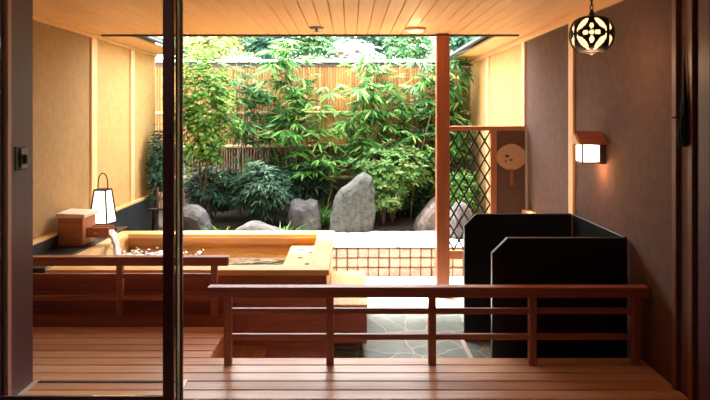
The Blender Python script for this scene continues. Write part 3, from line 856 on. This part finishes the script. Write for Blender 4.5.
shrub(203, 105, 8.0, .52, .4, .95, 1100, .085, .05, 'maple_leaf', 'yellow-green fine-leaved maple beside the glass door edge', 'maple_tree', 'tree', 31, None, 3, .2, 3, .25)
shrub(392, 168, 8.2, .62, .35, .36, 420, .10, .036, 'shrub_leaf', 'pale green spreading shrub beside the tallest rock', 'garden_shrub', 'shrub', 32, 'garden shrubs', 7, .1, 6, .5)
shrub(384, 200, 8.0, .26, .2, .16, 110, .085, .034, 'shrub_leaf', 'small pale green lower shrub under the spreading one', 'garden_shrub', 'shrub', 33, 'garden shrubs', 7, .1, 3, .4)
shrub(262, 190, 7.9, .34, .28, .34, 360, .15, .03, 'dark_leaf', 'dark blue-green shrub behind the low violet rock', 'garden_shrub', 'shrub', 34, 'garden shrubs', 6, .25, 4, .3)
shrub(214, 188, 8.3, .55, .3, .32, 420, .13, .035, 'dark_leaf', 'dark shrub under the maple behind the rounded rock', 'garden_shrub', 'shrub', 35, 'garden shrubs', 5, .25, 4, .3)
shrub(300, 180, 8.5, .55, .25, .3, 330, .14, .035, 'dark_leaf', 'dark shrub behind the flat-topped rock', 'garden_shrub', 'shrub', 36, 'garden shrubs', 5, .25, 4, .3)
shrub(420, 190, 8.65, .5, .22, .45, 360, .13, .04, 'dark_leaf', 'dark shrub behind the sloping rock', 'garden_shrub', 'shrub', 37, 'garden shrubs', 5, .25, 4, .3)
shrub(152, 165, 7.6, .20, .25, .52, 230, .10, .035, 'dark_leaf', 'dark leafy shrub against the far end of the bath side wall', 'garden_shrub', 'shrub', 38, 'garden shrubs', 4, .25, 4, .3)
shrub(463, 190, 7.9, .25, .2, .3, 160, .12, .03, 'bamboo_leaf', 'green shrub behind the lattice rock', 'garden_shrub', 'shrub', 39, 'garden shrubs', 5, .2, 3, .3)

def grass(px, py, Y, n, L, label, seed):
    rnd = random.Random(seed); X, Z = at(px, py, Y); z0 = soil_h(X, Y)
    g = MB()
    for i in range(n):
        a = rnd.uniform(0, 2*PI); up = rnd.uniform(.5, 1.3); l = L*rnd.uniform(.6, 1.1)
        d = Vector((math.cos(a), math.sin(a), up)).normalized()
        p = Vector((X+rnd.uniform(-.06, .06), Y+rnd.uniform(-.05, .05), z0-.01)); w = .006
        s = Vector((-d.y, d.x, 0)); s = s.normalized()*w if s.length > .01 else Vector((w, 0, 0))
        m = p+d*l*.55; t = p+d*l*.85+Vector((d.x, d.y, -.35))*l*.3
        g.add([p-s, p+s, m+s, m-s, t], [(0, 1, 2, 3), (3, 2, 4)])
    tag(g.build('grass_tuft', 'grass_leaf', None, origin=(X, Y, z0)), label, 'grass', 'grass tufts between the rocks')
grass(222, 228, 6.75, 150, .48, 'bright green grass tuft between the rounded rock and low violet rock', 41)
grass(284, 226, 6.95, 150, .46, 'bright green grass tuft between the low violet rock and flat-topped rock', 42)
grass(321, 205, 8.05, 110, .55, 'long-bladed grass tuft between the flat-topped rock and tallest rock', 43)

gp = thing('garden_stake', (-2.36, 7.35, 0), 'thin dark garden stake with a short crossbar near the side wall', 'stake')
MB().tube([(-2.36, 7.35, -.03), (-2.36, 7.35, .62)], .018, 8).build('stake', 'fence_dark', gp)
MB().tube([(-2.46, 7.33, .36), (-2.27, 7.33, .36)], .014, 8).build('crossbar', 'bark', gp)

# trees and a house beyond the fence
def tree(px, py, Y, rx, rz, n, L, mat, label, seed):
    shrub(px, py, Y, rx, rx*.7, rz, n, L, L*.42, mat, label, 'garden_tree', 'tree', seed, 'trees beyond the fence', 4, .2, 4, .2, base=-.05)
tree(200, 42, 11.0, .75, .6, 420, .16, 'tree_yellow', 'yellow-green tree beyond the fence above the maple', 51)
tree(244, 30, 12.5, .7, .6, 300, .17, 'tree_yellow', 'thin yellow-green tree beyond the fence at the slim bamboo', 52)
tree(272, 44, 11.4, .62, .36, 360, .15, 'tree_dark', 'dark pine-like tree beyond the fence over the broad bamboo', 53)
tree(310, 40, 11.6, .6, .5, 380, .15, 'tree_green', 'fresh green tree beyond the fence over the broad bamboo clump', 54)
tree(352, 55, 12.0, .5, .35, 240, .16, 'tree_pale', 'pale whitish tree beyond the fence above the tallest rock', 55)
tree(372, 40, 13.0, .9, .5, 420, .18, 'tree_dark', 'dark green tree beyond the fence over the pale bamboo', 56)
tree(408, 42, 11.2, .5, .5, 300, .15, 'tree_green', 'fresh green tree beyond the fence close by the eave post', 57)
tree(464, 42, 12.5, .8, .5, 420, .17, 'tree_dark', 'dark green tree beyond the fence past the lamp wall', 58)
tree(430, 56, 12.2, .4, .3, 160, .16, 'tree_pale', 'pale whitish tree beyond the fence behind the eave post', 59)

# ------------------------------------------------------------------ lights
W = bpy.data.worlds.new('sky'); bpy.context.scene.world = W; W.use_nodes = True
nt = W.node_tree; bg = nt.nodes['Background']
tc = nt.nodes.new('ShaderNodeTexCoord'); sx = nt.nodes.new('ShaderNodeSeparateXYZ')
nt.links.new(tc.outputs['Generated'], sx.inputs[0])
nt.links.new(ramp(nt, sx.outputs[2], [(0, (1, .98, .94)), (1, (.86, .93, 1))]), bg.inputs[0])
bg.inputs[1].default_value = 6.4
def light(name, kind, loc, energy, col, size=.1, **kw):
    l = bpy.data.lights.new(name, kind); l.energy = energy; l.color = col
    if kind == 'SUN': l.angle = size
    elif kind == 'POINT': l.shadow_soft_size = size
    o = bpy.data.objects.new(name, l); C.objects.link(o); o.location = loc
    return o
sun = light('sun', 'SUN', (0, 8, 10), 12.0, (1, .93, .82), math.radians(13))
sun.rotation_euler = Vector((.18, -.22, -1)).to_track_quat('-Z', 'Y').to_euler()
light('ceiling_light_glow', 'POINT', (.61, 5.60, ZC-.09), 1.2, (1, .62, .28), .05)
light('wall_lamp_glow', 'POINT', (1.70, 4.26, 1.13), 1.6, (1, .5, .22), .03)
light('hanging_lantern_glow', 'POINT', (cx, cy, cz-H-.08), 2, (1, .55, .28), .06)
light('room_fill', 'POINT', (-1.35, 1.3, 2.2), 6, (1, .60, .50), .15)  # fill added in the unseen room for door frame and railing fronts
light('floor_lantern_glow', 'POINT', (-2.30, 5.70, .72), .5, (1, .72, .40), .06)

# ------------------------------------------------------------------ camera and view
cd = bpy.data.cameras.new('camera'); cam = bpy.data.objects.new('camera', cd); C.objects.link(cam)
cam.location = (0, 0, EYE); cam.rotation_euler = (PI/2, 0, 0)
cd.sensor_width = 36; cd.lens = 36*600/710
cd.shift_x = 5/710; cd.shift_y = -84/710
cd.clip_start = .05
s = bpy.context.scene; s.camera = cam
s.view_settings.view_transform = 'Standard'; s.view_settings.look = 'None'
s.view_settings.gamma = 1; s.view_settings.use_curve_mapping = False
s.view_settings.exposure = 1.0
